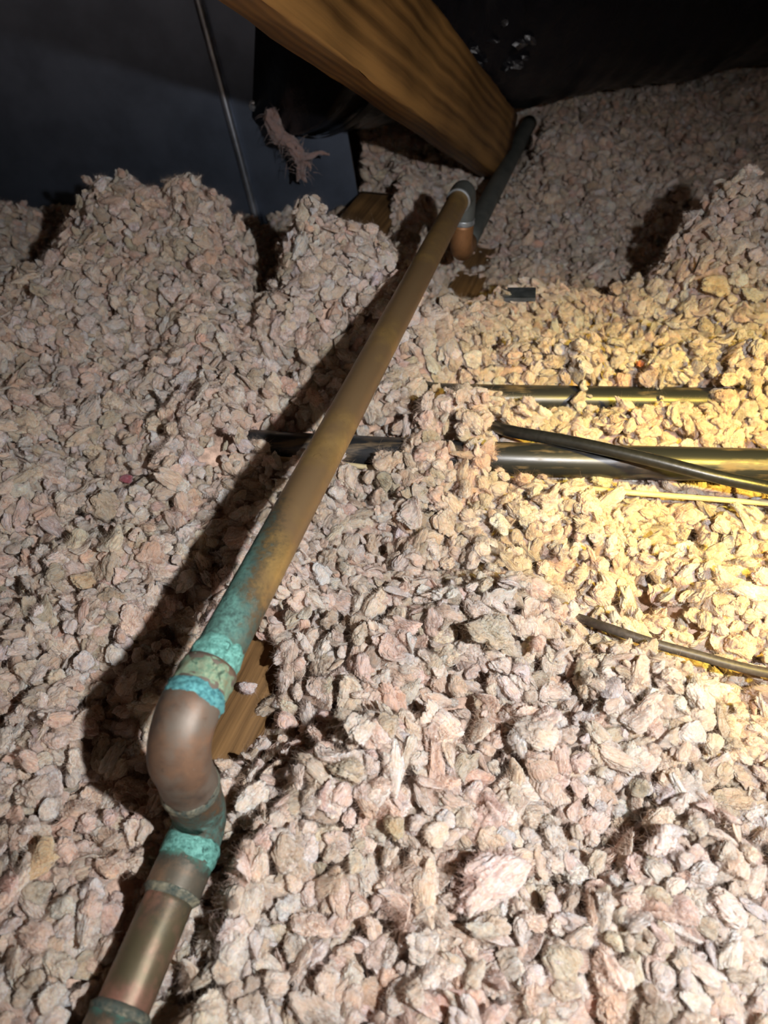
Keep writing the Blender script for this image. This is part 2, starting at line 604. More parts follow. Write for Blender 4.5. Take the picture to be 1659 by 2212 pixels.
# ------------------------------------------------------------------ timber
def timber(name, c0, c1, width, depth, mat, parent=None, roll_up=(0, 0, 1), wob=0.0008, nseg=40, round_=0.003):
    """a sawn length with eased edges; width sideways, depth upward"""
    c0, c1 = np.array(c0, float), np.array(c1, float)
    t = c1 - c0; L = np.linalg.norm(t); t /= L
    up = np.array(roll_up, float); up -= t * (up @ t); up /= np.linalg.norm(up)
    sd = np.cross(t, up)
    hw, hd, r = width / 2, depth / 2, round_
    prof = []
    for cx, cz, a0 in ((hw - r, hd - r, 0), (-hw + r, hd - r, 90), (-hw + r, -hd + r, 180), (hw - r, -hd + r, 270)):
        for k in range(4):
            a = math.radians(a0 + k * 30)
            prof.append((cx + r * math.cos(a), cz + r * math.sin(a)))
    verts, faces, gr = [], [], []
    m = len(prof)
    for i in range(nseg + 1):
        s = L * i / nseg
        for k, (a, b) in enumerate(prof):
            n = wob * math.sin(s * 31 + k * 1.3) + wob * 0.7 * math.sin(s * 83 + k * 2.1)
            q = c0 + t * s + sd * (a + n) + up * (b + n * 0.6)
            verts.append(q); gr.append((s, a, b))
    for i in range(nseg):
        for k in range(m):
            k2 = (k + 1) % m
            faces.append((i * m + k, (i + 1) * m + k, (i + 1) * m + k2, i * m + k2))
    faces.append(tuple(range(m))); faces.append(tuple(reversed([nseg * m + k for k in range(m)])))
    o = mesh_obj(name, verts, faces, mat, parent, smooth=True, attrs={'grain': gr})
    return o


beam_mat = wood_mat('amber_timber', (0.060, 0.027, 0.007), (0.33, 0.175, 0.052), None, 1.0, 0.55, 0.4, 0.27)
joist_mat = wood_mat('joist_timber', (0.065, 0.034, 0.012), (0.26, 0.145, 0.055), None, 2.4, 0.65, 0.3, 0.25)

# inclined roof timber: its lower left edge is seen from (460,0) to (1040,385)
E0 = CAM + ray(460, 0) * 0.42
E1 = CAM + ray(1040, 385) * 1.10
bt = (E1 - E0) / np.linalg.norm(E1 - E0)
bside = np.array([bt[1], -bt[0], 0]); bside /= np.linalg.norm(bside)
bup = np.cross(bside, bt); bup = bup if bup[2] > 0 else -bup
BW, BD = 0.038, 0.092
off = bside * BW / 2 + bup * BD / 2
timber('roof_timber', E0 + off - bt * 0.62, E1 + off, BW, BD, beam_mat, roll_up=bup)
tag(bpy.data.objects['roof_timber'], 'amber sawn roof timber slanting down from the top edge to the copper pipe', 'timber')

# floor joist running under the copper pipe
J0 = at_z(500, 1535, -0.028); J1 = at_z(1020, 590, -0.058)
jt = (J1 - J0) / np.linalg.norm(J1 - J0)
timber('floor_joist', J0 - jt * 0.28 + np.array([0, 0, -0.044]), J1 + jt * 0.35 + np.array([0, 0, -0.044]), 0.042, 0.088, joist_mat)
tag(bpy.data.objects['floor_joist'], 'brown floor joist showing in the hollow beneath the green copper elbow', 'joist')

# second joist, parallel, bare in the gap beside the sheet metal
K0 = at_z(722, 480, 0.004); K1 = at_z(789, 400, 0.004)
kt = (K1 - K0) / np.linalg.norm(K1 - K0)
kr = np.array([kt[1], -kt[0], 0.0])
kc = K0 + kr * 0.036 + np.array([0, 0, -0.041])
timber('floor_joist', kc - kt * 0.35, kc + kt * 0.12, 0.072, 0.082, joist_mat)
tag(bpy.data.objects['floor_joist.001'], 'brown joist top bared in the dark gap right of the sheet metal', 'joist')


# ------------------------------------------------------------------ sheet metal duct box
steel = plain_mat('galvanised_steel', (0.15, 0.185, 0.25), 0.38, 0.85, nscale=14, namp=0.16)
seam_mat = plain_mat('steel_seam', (0.50, 0.55, 0.62), 0.35, 0.9, nscale=30)
PY = 1.06
plen = empty('sheet_metal_box', (-0.30, PY, 0.2))
tag(plen, 'dark grey sheet metal duct box behind the left insulation mounds', 'duct box')
sa, sb = at_y(430, 0, PY), at_y(560, 490, PY)
lean = (sa[0] - sb[0]) / (sa[2] - sb[2])


def pl(x, z, dy=0.0):   # point on the box face, sheared so the seam leans as it does
    return np.array([x + lean * (z + 0.05), PY + dy, z])


def plate(name, x0, x1, z0, z1, d0, d1, mat, bend=0.0, nx=14, nz=20):
    V, F = [], []
    for side in (0, 1):
        for i in range(nx + 1):
            for j in range(nz + 1):
                x = x0 + (x1 - x0) * i / nx; z = z0 + (z1 - z0) * j / nz
                w = bend * math.sin(i / nx * math.pi) * math.sin(j / nz * math.pi)
                V.append(pl(x, z, (d0 if side == 0 else d1) + w))
    n = (nx + 1) * (nz + 1)
    idx = lambda s, i, j: s * n + i * (nz + 1) + j
    for i in range(nx):
        for j in range(nz):
            F.append((idx(0, i, j), idx(0, i + 1, j), idx(0, i + 1, j + 1), idx(0, i, j + 1)))
            F.append((idx(1, i, j), idx(1, i, j + 1), idx(1, i + 1, j + 1), idx(1, i + 1, j)))
    for i in range(nx):
        F.append((idx(0, i, 0), idx(1, i, 0), idx(1, i + 1, 0), idx(0, i + 1, 0)))
        F.append((idx(0, i, nz), idx(0, i + 1, nz), idx(1, i + 1, nz), idx(1, i, nz)))
    for j in range(nz):
        F.append((idx(0, 0, j), idx(0, 0, j + 1), idx(1, 0, j + 1), idx(1, 0, j)))
        F.append((idx(0, nx, j), idx(1, nx, j), idx(1, nx, j + 1), idx(0, nx, j + 1)))
    o = mesh_obj(name, V, F, mat, plen, smooth=False)
    return o


sx = sb[0]
plate('sheet_panel', -1.2, sx - 0.004, -0.11, 0.75, 0, 0.012, steel, -0.004)
plate('sheet_panel', sx + 0.004, at_y(782, 400, PY)[0], -0.11, 0.75, 0.004, 0.016, steel, -0.002)
# folded standing seam
sv = []
for (a, b) in ((-0.007, 0.0), (-0.005, -0.006), (0.000, -0.009), (0.004, -0.006), (0.0055, 0.002)):
    sv.append((a, b))
V, F = [], []
NZ = 30
for j in range(NZ + 1):
    z = -0.10 + 0.84 * j / NZ
    for a, b in sv: V.append(pl(sx + a, z, b))
    for a, b in reversed(sv): V.append(pl(sx + a * 0.7, z, b + 0.008))
k = len(sv) * 2
for j in range(NZ):
    for i in range(k):
        i2 = (i + 1) % k
        F.append((j * k + i, j * k + i2, (j + 1) * k + i2, (j + 1) * k + i))
mesh_obj('standing_seam', V, F, seam_mat, plen)
# hex screw
sc = at_y(548, 229, PY)
hv, hf, ha = sweep([sc + np.array([0, 0.004, 0]), sc + np.array([0, -0.004, 0]), sc + np.array([0, -0.0055, 0])], [0.0042, 0.0042, 0.0028], 6)
hv2, hf2, ha2 = sweep([sc + np.array([0, 0.003, 0]), sc + np.array([0, -0.0006, 0])], [0.0066, 0.0062], 20)
hv, hf, ha = merge((hv, hf, ha), (hv2, hf2, ha2))
o = mesh_obj('hex_screw', hv, hf, plain_mat('zinc', (0.8, 0.85, 0.9), 0.25, 0.9), plen, smooth=False)
o['label'] = 'bright zinc hex screw head'

# ------------------------------------------------------------------ black flexible duct
film, nt, b = new_mat('black_film')
b.inputs['Base Color'].default_value = (0.010, 0.010, 0.013, 1)
b.inputs['Roughness'].default_value = 0.30
b.inputs['Specular IOR Level'].default_value = 0.5
wr = noise(nt, 16, 5, 0.65, objco(nt), 1.5)
bump(nt, b, wr.outputs[0], 0.5, 0.006)
dpath = smooth_path([(-0.135, 1.045, 0.262), (0.03, 1.19, 0.236), (0.33, 1.36, 0.238), (0.65, 1.47, 0.262), (0.98, 1.56, 0.30)], 110)
DR = 0.175


def duct_bump(run, a):
    p = np.array([[run * 11, math.cos(a) * 2.2, math.sin(a) * 2.2]])
    p2 = np.array([[run * 34, math.cos(a) * 4.5 + 9, math.sin(a) * 4.5]])
    crk = 1 - abs(N2(p2)[0]) * 2
    near = math.exp(-((run - 0.33) / 0.10) ** 2)
    return 0.006 * N1(p)[0] + 0.0035 * max(crk, 0) * (0.25 + 1.0 * near) + 0.0015 * math.sin(run * 2 * math.pi / 0.045)


dv, df, da = sweep(dpath, DR, 96, bump=duct_bump)
duct = mesh_obj('flexible_duct', dv, df, film)
tag(duct, 'fat black plastic covered flexible duct along the top right', 'duct')
# strap around the duct near its collar
stp = dpath[7]
dd = (dpath[8] - dpath[6]) / np.linalg.norm(dpath[8] - dpath[6])
sv_, sf_, sa_ = sweep([stp - dd * 0.006, stp + dd * 0.006], DR + 0.007, 96, cap=(False, False))
sv2, sf2, sa2 = sweep([stp - dd * 0.006, stp + dd * 0.006], DR + 0.004, 96, cap=(False, False))
mesh_obj('clamp_strap', *merge((sv_, sf_, sa_), (sv2, sf2, sa2))[:2], plain_mat('strap_plastic', (0.02, 0.02, 0.022), 0.35), duct)

# small puckered folds of the film that catch the torch
TORCH = np.array([0.175, -0.03, 0.425])


def on_duct(px, py):
    d = ray(px, py); d /= np.linalg.norm(d)
    dp = np.array(dpath)
    for t in np.arange(0.7, 1.8, 0.002):
        q = CAM + d * t
        if np.min(np.linalg.norm(dp - q, axis=1)) < DR + 0.002:
            return q, dp[np.argmin(np.linalg.norm(dp - q, axis=1))]
    return None, None


fr = np.random.default_rng(21)
PUCKERS = [(1022, 105, 20), (1018, 135, 34), (1030, 145, 26), (1112, 132, 34), (1130, 122, 20), (1085, 48, 18), (1140, 84, 26), (1118, 90, 28), (1066, 86, 18), (950, 35, 26), (1098, 142, 22), (1045, 128, 16)]
for px, py, sz in PUCKERS:
    q, c = on_duct(px, py)
    if q is None: continue
    L = sz * np.linalg.norm(q - CAM) / F_PX
    nrm = (q - c) / np.linalg.norm(q - c)
    hv_ = (CAM - q) / np.linalg.norm(CAM - q) + (TORCH - q) / np.linalg.norm(TORCH - q)
    hv_ /= np.linalg.norm(hv_)
    t1 = np.cross(hv_, [0, 0, 1.0]); t1 /= np.linalg.norm(t1)
    t2 = np.cross(t1, hv_)
    n_ = 9
    c0 = q + nrm * L * 0.22
    asp = fr.uniform(0.35, 0.7); ph_ = fr.uniform(-0.6, 0.3)
    ring_ = []
    for i in range(n_):
        a_ = 2 * math.pi * i / n_
        rr = L * 0.5 * fr.uniform(0.6, 1.15)
        x_, y_ = rr * math.cos(a_), rr * asp * math.sin(a_)
        ring_.append(c0 + t1 * (x_ * math.cos(ph_) - y_ * math.sin(ph_)) + t2 * (x_ * math.sin(ph_) + y_ * math.cos(ph_)) + hv_ * fr.normal(0, L * 0.035))
    V = [c0 + hv_ * L * 0.05] + ring_ + [r_ - nrm * (((r_ - q) @ nrm) + 0.004) + (r_ - c0) * 0.5 for r_ in ring_]
    F = []
    for i in range(n_):
        j = (i + 1) % n_
        F.append((0, 1 + i, 1 + j))
        F.append((1 + i, 1 + n_ + i, 1 + n_ + j, 1 + j))
    mesh_obj('film_pucker', V, F, film, duct, smooth=False)

# ------------------------------------------------------------------ copper plumbing
cop = empty('copper_pipe', (A2[0], A2[1], 0.0))
tag(cop, 'aged copper water pipe with green corroded elbow crossing the insulation', 'pipe')


def bend(p_in, corner, p_out, r, n=14):
    """rounded corner path between two straight legs"""
    a = (p_in - corner); a /= np.linalg.norm(a)
    c = (p_out - corner); c /= np.linalg.norm(c)
    ang = math.acos(np.clip(a @ c, -1, 1))
    d = r / math.tan(ang / 2)
    s, e = corner + a * d, corner + c * d
    bis = (a + c) / np.linalg.norm(a + c)
    o = corner + bis * (r / math.sin(ang / 2))
    out = []
    v0, v1 = s - o, e - o
    th = math.acos(np.clip(v0 @ v1 / (r * r), -1, 1))
    for i in range(n + 1):
        t = i / n
        out.append(o + (math.sin((1 - t) * th) * v0 + math.sin(t * th) * v1) / math.sin(th))
    return out


m_tube = copper_mat('copper_long_tube', grey=(0.27, 0.175, 0.085), fs=1.2, patina=[(0.0, 0.80), (0.035, 0.66), (0.055, 0.54), (0.085, 0.46), (0.11, 0.36), (0.145, 0.18), (0.70, 0.14)], side=-0.16, crust=((0.04, 0.085, 0.072), (0.14, 0.33, 0.27)))
m_elbow = copper_mat('copper_elbow', [(0.0, 0.10), (0.2, 0.10)], base=((0.085, 0.064, 0.05), (0.25, 0.14, 0.08)), metal=0.3, rough=0.52, grey=(0.165, 0.135, 0.105), fs=3.0)
m_collar = copper_mat('copper_collar', [(0.0, 0.42), (0.04, 0.54), (0.2, 0.5)], base=((0.05, 0.042, 0.032), (0.24, 0.125, 0.055)), metal=0.3, rough=0.55, crust=((0.05, 0.12, 0.10), (0.17, 0.34, 0.28)), fs=3.0)
m_cup = copper_mat('copper_lower_cup', [(0.0, 0.60), (0.006, 0.42), (0.012, 0.2), (0.03, 0.18), (0.2, 0.3)], base=((0.11, 0.08, 0.055), (0.36, 0.22, 0.13)), metal=0.4, rough=0.46, crust=((0.05, 0.16, 0.12), (0.14, 0.33, 0.26)), grey=(0.13, 0.115, 0.085), fs=2.5)
m_low = copper_mat('copper_low_tube', [(0.0, 0.40), (0.03, 0.22), (0.07, 0.25), (0.13, 0.42), (0.2, 0.5)], base=((0.11, 0.075, 0.05), (0.50, 0.24, 0.17)), metal=0.45, rough=0.42, grey=(0.14, 0.115, 0.065), fs=2.5)
m_far = copper_mat('copper_far', [(0.0, 0.25), (0.3, 0.25)], base=((0.10, 0.06, 0.03), (0.42, 0.20, 0.08)), metal=0.4, rough=0.5)
m_farcap = copper_mat('copper_far_dull', [(0.0, 0.30), (1.0, 0.30)], base=((0.075, 0.085, 0.078), (0.15, 0.16, 0.145)), metal=0.25, rough=0.6, specks=False)
m_crust = copper_mat('green_crust', [(0.0, 0.64), (1.0, 0.64)], crust=((0.05, 0.17, 0.14), (0.21, 0.52, 0.44)), base=((0.07, 0.045, 0.03), (0.2, 0.10, 0.05)), fs=4.0)
m_blue = copper_mat('blue_crust', [(0.0, 0.62), (1.0, 0.62)], crust=((0.02, 0.11, 0.13), (0.15, 0.46, 0.46)), base=((0.05, 0.04, 0.03), (0.12, 0.08, 0.05)), fs=4.0)
m_solder = copper_mat('old_solder', [(0.0, 0.55), (1.0, 0.55)], base=((0.20, 0.16, 0.08), (0.50, 0.36, 0.12)), metal=0.15, rough=0.65, crust=((0.10, 0.20, 0.13), (0.36, 0.44, 0.28)), fs=4.0)
m_white = copper_mat('white_solder', [(0.0, 0.45), (1.0, 0.45)], base=((0.10, 0.11, 0.09), (0.42, 0.38, 0.25)), metal=0.1, rough=0.65, crust=((0.025, 0.06, 0.055), (0.20, 0.26, 0.22)), fs=4.0)
m_bright = plain_mat('tinned_solder', (0.55, 0.60, 0.62), 0.35, 0.7, nscale=120)


def rough_bump(amp, fr=300, seed=0.0):
    def f(run, a):
        return amp * (N2(np.array([[run * fr + seed, math.cos(a) * 2.6, math.sin(a) * 2.6]]))[0] +
                      0.6 * N3(np.array([[run * fr * 2 + seed, math.cos(a) * 6, math.sin(a) * 6]]))[0])
    return f


def part(name, path, radii, mat, seg=40, run0=0.0, bmp=None, cap=(True, True), parent=cop, label=None):
    v, f, a = sweep(path, radii, seg, cap, bmp, run0)
    o = mesh_obj(name, v, f, mat, parent, attrs={'tube': a})
    if label: o['label'] = label
    return o


def along(p, d, s0, s1, n): return [p + d * (s0 + (s1 - s0) * i / (n - 1)) for i in range(n)]


CUP_R = 0.0127
# long run
part('long_tube', along(A1, AX, 0.020, np.linalg.norm(B1 - A1) - 0.03, 90), PIPE_R, m_tube, run0=0.0, bmp=rough_bump(0.00010, 60))
# near top elbow: cup, bend, cup
DN = np.array([0, 0, -1.0])
ep = along(A1, AX, 0.0365, 0.0195, 8) + bend(A1 + AX, A1, A1 + DN, 0.0185, 18)[1:-1] + along(A1, DN, 0.024, 0.040, 6)
er = [CUP_R] * 8 + [CUP_R + 0.0006] * (len(ep) - 14) + [CUP_R] * 6
part('elbow', ep, er, m_elbow, bmp=rough_bump(0.00012, 90), label='brown copper elbow turning downward')
# corrosion rings on its upper cup, from the far rim to the near edge
rings = [
    ('patina_band', 0.0350, 0.049, PIPE_R + 0.0007, m_crust, 0.0006, 'thick teal corrosion at the elbow rim'),
    ('solder_band', 0.0225, 0.0365, CUP_R + 0.0004, m_solder, 0.0005, 'yellow green stained band of the elbow cup'),
    ('patina_band', 0.0155, 0.0240, CUP_R + 0.0008, m_blue, 0.0008, 'bright blue green crust ring'),
]
for nm, s0, s1, r, mt, amp, lb in rings:
    n = 14
    rad = [r - 0.0011 + 0.0011 * math.sin(math.pi * min(1, max(0, i / (n - 1))) ) ** 0.5 for i in range(n)]
    part(nm, along(A1, AX, s0, s1, n), rad, mt, 56, bmp=rough_bump(amp, 420, s0 * 900), label=lb)
# rim of the drop, street elbow below
part('solder_joint', along(A1, DN, 0.0375, 0.0445, 10), [CUP_R + 0.0006 * math.sin(math.pi * i / 9) for i in range(10)], m_white, 48, bmp=rough_bump(0.0005, 500), label='grey white crusted solder joint')
LD = (A3 - A2) / np.linalg.norm(A3 - A2)
ep = along(A2, -DN, 0.034, 0.020, 5) + bend(A2 - DN, A2, A2 + LD, 0.014, 16)[1:-1] + along(A2, LD, 0.015, 0.019, 5)
part('street_elbow', ep, [CUP_R - 0.0002] * len(ep), m_collar, bmp=rough_bump(0.0003, 140), label='dark green crusted lower elbow')
part('patina_band', along(A2, LD, 0.010, 0.0205, 12), [CUP_R + 0.0003 + 0.0006 * math.sin(math.pi * i / 11) for i in range(12)], m_crust, 56, bmp=rough_bump(0.0005, 420, 5), label='pale green crust under the lower elbow')
part('elbow_cup', along(A2, LD, 0.0185, 0.0345, 14), [CUP_R + 0.0002] * 14, m_cup, label='tan copper cup of the lower elbow')
part('solder_joint', along(A2, LD, 0.0335, 0.0372, 8), [CUP_R + 0.0003, CUP_R + 0.0006, CUP_R + 0.0005, CUP_R, CUP_R - 0.0004, CUP_R - 0.0008, CUP_R - 0.0012, CUP_R - 0.0015], m_white, 48, bmp=rough_bump(0.0003, 500, 3))
part('low_tube', along(A2, LD, 0.035, np.linalg.norm(A3 - A2), 30), PIPE_R, m_low, bmp=rough_bump(0.00012, 60))
part('pipe_coupling', along(A2, LD, 0.0805, np.linalg.norm(A3 - A2) + 0.02, 14), [CUP_R - 0.0004] * 14, m_cup, label='coupling with green streak at the bottom edge')
part('solder_joint', along(A2, LD, 0.0780, 0.0825, 8), [PIPE_R, PIPE_R + 0.0008, CUP_R - 0.0002, CUP_R + 0.0003, CUP_R + 0.0003, CUP_R, CUP_R - 0.0002, CUP_R - 0.0004], m_white, 48, bmp=rough_bump(0.0002, 500, 3))
# far end
ep = along(B1, -AX, 0.042, 0.0235, 6) + bend(B1 - AX, B1, B1 + DN, 0.020, 14)[1:-1] + along(B1, DN, 0.0225, 0.037, 5)
part('elbow', ep, [CUP_R] * len(ep), m_farcap, label='dull grey far elbow turning downward')
part('solder_joint', along(B1, -AX, 0.0405, 0.0435, 6), [CUP_R + 0.0002] * 6, m_bright)
part('solder_joint', along(B1, DN, 0.033, 0.0385, 8), [CUP_R + 0.0006] * 8, m_bright, bmp=rough_bump(0.0003, 400))
FD = (B3 - B2) / np.linalg.norm(B3 - B2)
ep = along(B2, -DN, 0.036, 0.0205, 5) + bend(B2 - DN, B2, B2 + FD, 0.018, 14)[1:-1] + along(B2, FD, 0.0205, 0.036, 5)
part('elbow', ep, [CUP_R] * len(ep), m_far, label='orange brown far lower elbow')
part('far_tube', along(B2, FD, 0.034, np.linalg.norm(B3 - B2), 20), 0.0122, m_farcap, label='dull grey green tube running away')

# ------------------------------------------------------------------ black pipes, cables, wires
bp, nt, b = new_mat('black_iron')
co = objco(nt)
mp = nd(nt, 'ShaderNodeMapping'); nt.links.new(co, mp.inputs[0]); mp.inputs['Scale'].default_value = (14, 120, 120)
st = noise(nt, 1.0, 5, 0.65, mp.outputs[0])
bl = noise(nt, 22, 4, 0.6, co)
mm = mathn(nt, 'ADD', mathn(nt, 'MULTIPLY', st.outputs[0], 0.6), mathn(nt, 'MULTIPLY', bl.outputs[0], 0.4))
dust = mapr(nt, mm, 0.495, 0.62)
nt.links.new(mixc(nt, dust, (0.020, 0.022, 0.024), (0.17, 0.12, 0.065)), b.inputs['Base Color'])
nt.links.new(mathn(nt, 'ADD', mathn(nt, 'MULTIPLY', dust, 0.4), 0.34), b.inputs['Roughness'])
b.inputs['Specular IOR Level'].default_value = 0.7
bump(nt, b, st.outputs[0], 0.2, 0.0006)


def pipe_thing(name, path, r, mat, label, cat, group=None, n=80, seg=32, bmp=None):
    v, f, a = sweep(smooth_path(path, n), r, seg, bump=bmp)
    o = mesh_obj(name, v, f, mat, attrs={'tube': a})
    return tag(o, label, cat, group)


pipe_thing('black_pipe', PA, 0.0133, bp, 'black metal pipe nearer the viewer, passing under the copper pipe', 'pipe')
pipe_thing('black_pipe', PB, 0.0128, bp, 'half buried black metal pipe behind the other black pipe', 'pipe')
cab = plain_mat('black_sheath', (0.013, 0.014, 0.016), 0.36, spec=0.6, nscale=260, namp=0.25, bumpd=0.0003)
cpts = [(960, 898, -0.004), (1010, 908, -0.001), (1060, 919, 0.008), (1110, 933, 0.017), (1240, 956, 0.0235), (1400, 992, 0.0265), (1550, 1030, 0.0255), (1659, 1053, 0.022), (1800, 1085, 0.013), (1950, 1115, 0.005)]
pipe_thing('black_cable', [at_z(c[0], c[1], c[2] + 0.002) for c in cpts], 0.0049, cab, 'black sheathed cable lying slantwise over the black pipe', 'cable', n=110, seg=20)
crm = plain_mat('cream_sheath', (0.62, 0.52, 0.30), 0.5, nscale=60, namp=0.2)
wpts = [(540, 985, -0.004), (610, 992, 0.0), (720, 1001, 0.0), (820, 1012, 0.0), (960, 1024, -0.002), (1130, 1037, 0.001), (1190, 1045, 0.003), (1340, 1062, 0.003), (1500, 1075, 0.003), (1659, 1087, 0.003), (1900, 1100, 0.002)]
pipe_thing('cream_wire', [at_z(*c) for c in wpts], 0.0021, crm, 'thin cream wire running beside the nearer black pipe', 'wire', n=140, seg=14)
gry = plain_mat('grey_sheath', (0.062, 0.052, 0.047), 0.5, nscale=300, namp=0.3, bumpd=0.0002)
gpts = [(1250, 1335, -0.006), (1318, 1358, 0.0095), (1400, 1386, 0.013), (1500, 1414, 0.0125), (1600, 1441, 0.011), (1680, 1458, 0.009), (1850, 1490, 0.004)]
pipe_thing('grey_cable', [at_z(*c) for c in gpts], 0.0030, gry, 'short length of brownish grey cable poking from lower right insulation', 'cable', n=70, seg=16)

# small plate lying in the hollow
pc = at_z(1122, 632, 0.026)
V, F = box_mesh((pc[0] - 0.017, pc[1] - 0.012, pc[2] - 0.003), (pc[0] + 0.015, pc[1] + 0.012, pc[2] + 0.001))
V = [(x + 0.004 * (z > pc[2]) * (y > pc[1]), y, z + 0.002 * math.sin(x * 200)) for x, y, z in V]
pls = mesh_obj('metal_scrap', V, F, plain_mat('scrap_steel', (0.18, 0.22, 0.28), 0.4, 0.8, nscale=80), smooth=False)
tag(pls, 'small blue grey sheet metal scrap in the insulation right of the pipe', 'scrap')

# ------------------------------------------------------------------ insulation nodules
_bm = bmesh.new()
bmesh.ops.create_icosphere(_bm, subdivisions=5, radius=1.0)
ICO = np.array([v.co[:] for v in _bm.verts])
ICO_F = [tuple(v.index for v in f.verts) for f in _bm.faces]
_bm.free()


def nodule(seed, kind, nf=1100):
    """unit-size glass wool nodule: soft lobed flake under a nap of stray fibres"""
    r = np.random.default_rng(seed)
    p = ICO.copy()
    o = r.uniform(0, 30, 3)
    low = N1(p * 0.95 + o)
    mid = N2(p * 1.9 + o)
    crease = np.abs(N3(p * np.array([1.2, 2.6, 2.6]) + o))
    fine = N1(p * np.array([2.5, 10, 10]) + o + 5)
    rad = 0.80 + 0.46 * low + 0.20 * mid - 0.17 * np.exp(-(crease / 0.12) ** 2) + 0.075 * fine + 0.05 * N2(p * np.array([5, 16, 16]) + o) + 0.03 * N3(p * 17 + o)
    sc = {0: (1.0, 0.88, 0.55), 1: (1.12, 0.86, 0.22), 2: (1.35, 0.60, 0.34)}[kind]
    q = p * rad[:, None] * np.array(sc)
    n = r.normal(size=3); n[2] *= 0.3; n /= np.linalg.norm(n)      # one torn side
    over = np.maximum(q @ n - r.uniform(0.45, 0.7), 0)
    q -= n[None, :] * (over * 0.45)[:, None]
    c = r.uniform(-0.5, 0.6) if kind == 1 else r.uniform(-0.2, 0.3)
    q[:, 2] += c * q[:, 0] ** 2 + r.uniform(-0.35, 0.35) * q[:, 0] * q[:, 1]
    V = [q]; F = list(ICO_F); base = len(q)
    rest = [q + o * 0.37]
    # nap of fibres: thin tapering ribbons, most lying along the surface
    ids = r.integers(0, len(q), nf)
    grain = r.normal(size=3)
    for j, i in enumerate(ids):
        nrm = p[i] * np.array([1, 1, 1.5]); nrm /= np.linalg.norm(nrm)
        t = r.normal(size=3) + grain * 0.7; t -= nrm * (t @ nrm); t /= np.linalg.norm(t) + 1e-6
        stray = j < nf // 14
        d = t + nrm * (r.uniform(0.25, 1.2) if stray else r.uniform(0.04, 0.50))
        d /= np.linalg.norm(d)
        w = np.cross(d, nrm + r.normal(size=3) * 0.35); w /= np.linalg.norm(w) + 1e-6
        L = (r.uniform(0.35, 0.95) if stray else r.uniform(0.15, 0.45)) * (1 if nf < 1500 else 0.6)
        th = (r.uniform(0.0035, 0.0065) if stray else r.uniform(0.0045, 0.0105)) * (1 if nf < 1500 else 0.6)
        s0 = q[i] - nrm * 0.03
        crv = r.normal(size=3) * 0.28 * L - nrm * (0 if stray else 0.2 * L)
        m = 5 if stray else 3
        pts = []
        for k in range(m):
            s = k / (m - 1)
            c0 = s0 + d * L * s + crv * s * s
            ww = w * th * (1 - 0.8 * s)
            pts += [c0 - ww, c0 + ww]
        V.append(np.array(pts)); rest.append(np.array(pts) * 0.3 + o * 0.37 + r.uniform(-1, 1, 3))
        for k in range(m - 1):
            a = base + 2 * k
            F.append((a, a + 1, a + 3, a + 2))
        base += 2 * m
    return np.concatenate(V), F, np.concatenate(rest)


WOOL = wool_mat('glass_wool')
WOOL_F = wool_mat('glass_fibre', None, True)
NCORE = len(ICO_F)
proto_col = bpy.data.collections.new('nodule_shapes')     # source shapes of the heap, not in the scene
NP = 30
for i in range(NP):
    kind = (0, 0, 1, 0, 2)[i % 5]
    v, f, r_ = nodule(100 + i, kind)
    me = bpy.data.meshes.new('nodule_shape')
    me.from_pydata(v.tolist(), [], f)
    me.polygons.foreach_set('use_smooth', [True] * len(me.polygons))
    a = me.attributes.new('rest', 'FLOAT_VECTOR', 'POINT')
    a.data.foreach_set('vector', r_.astype(np.float32).ravel())
    me.materials.append(WOOL); me.materials.append(WOOL_F)
    me.polygons.foreach_set('material_index', np.r_[np.zeros(NCORE, int), np.ones(len(f) - NCORE, int)].astype(np.int32))
    proto_col.objects.link(bpy.data.objects.new('nodule_shape.%03d' % i, me))

# sample points over the heap
SP_ = 0.0063
gx, gy = np.meshgrid(np.arange(-0.95, 1.25, SP_), np.arange(-0.12, 2.05, SP_))
X = gx.ravel() + rng.uniform(-0.5, 0.5, gx.size) * SP_
Y = gy.ravel() + rng.uniform(-0.5, 0.5, gx.size) * SP_
keep = (np.abs(X - 0.04) < 0.30 + 0.62 * np.clip(Y, 0, 3)) & ~((Y > PY - 0.01) & (X < -0.03))
keep &= Y < 1.75
LH = lump_height(X, Y)
keep &= (LH > -0.003) | (rng.random(X.size) < 0.9)
far = Y > 1.0
keep &= ~far | (rng.random(X.size) < 0.7)
X, Y = X[keep], Y[keep]
top_n = len(X)
deep = rng.random(top_n) < 0.42
X = np.concatenate([X, X[deep] + rng.uniform(-0.004, 0.004, deep.sum())])
Y = np.concatenate([Y, Y[deep] + rng.uniform(-0.004, 0.004, deep.sum())])
H = height(X, Y)
H[top_n:] -= 0.0095
e = 0.006
Hx = (height(X + e, Y) - height(X - e, Y)) / (2 * e)
Hy = (height(X, Y + e) - height(X, Y - e)) / (2 * e)
NRM = np.stack([-Hx, -Hy, np.ones_like(Hx)], 1)
NRM /= np.linalg.norm(NRM, axis=1)[:, None]
S = 0.0064 * np.exp(rng.normal(0, 0.30, X.size))
S = np.clip(S, 0.0034, 0.0108)
S[Y > 1.0] *= 1.12
P = np.stack([X, Y, H], 1) + NRM * rng.normal(0.0, 0.0030, X.size)[:, None]


def seg3(P, a, b):
    a, b = np.array(a), np.array(b)
    d = b - a
    t = np.clip(((P - a) @ d) / (d @ d), 0, 1)
    return np.linalg.norm(P - a - t[:, None] * d, axis=1)


def clear(P, S, pts, r, k=0.75):
    """drop nodules that would sit inside a pipe"""
    ok = np.ones(len(P), bool)
    for a, b in zip(pts[:-1], pts[1:]):
        ok &= seg3(P, a, b) > r + S * k
    return ok


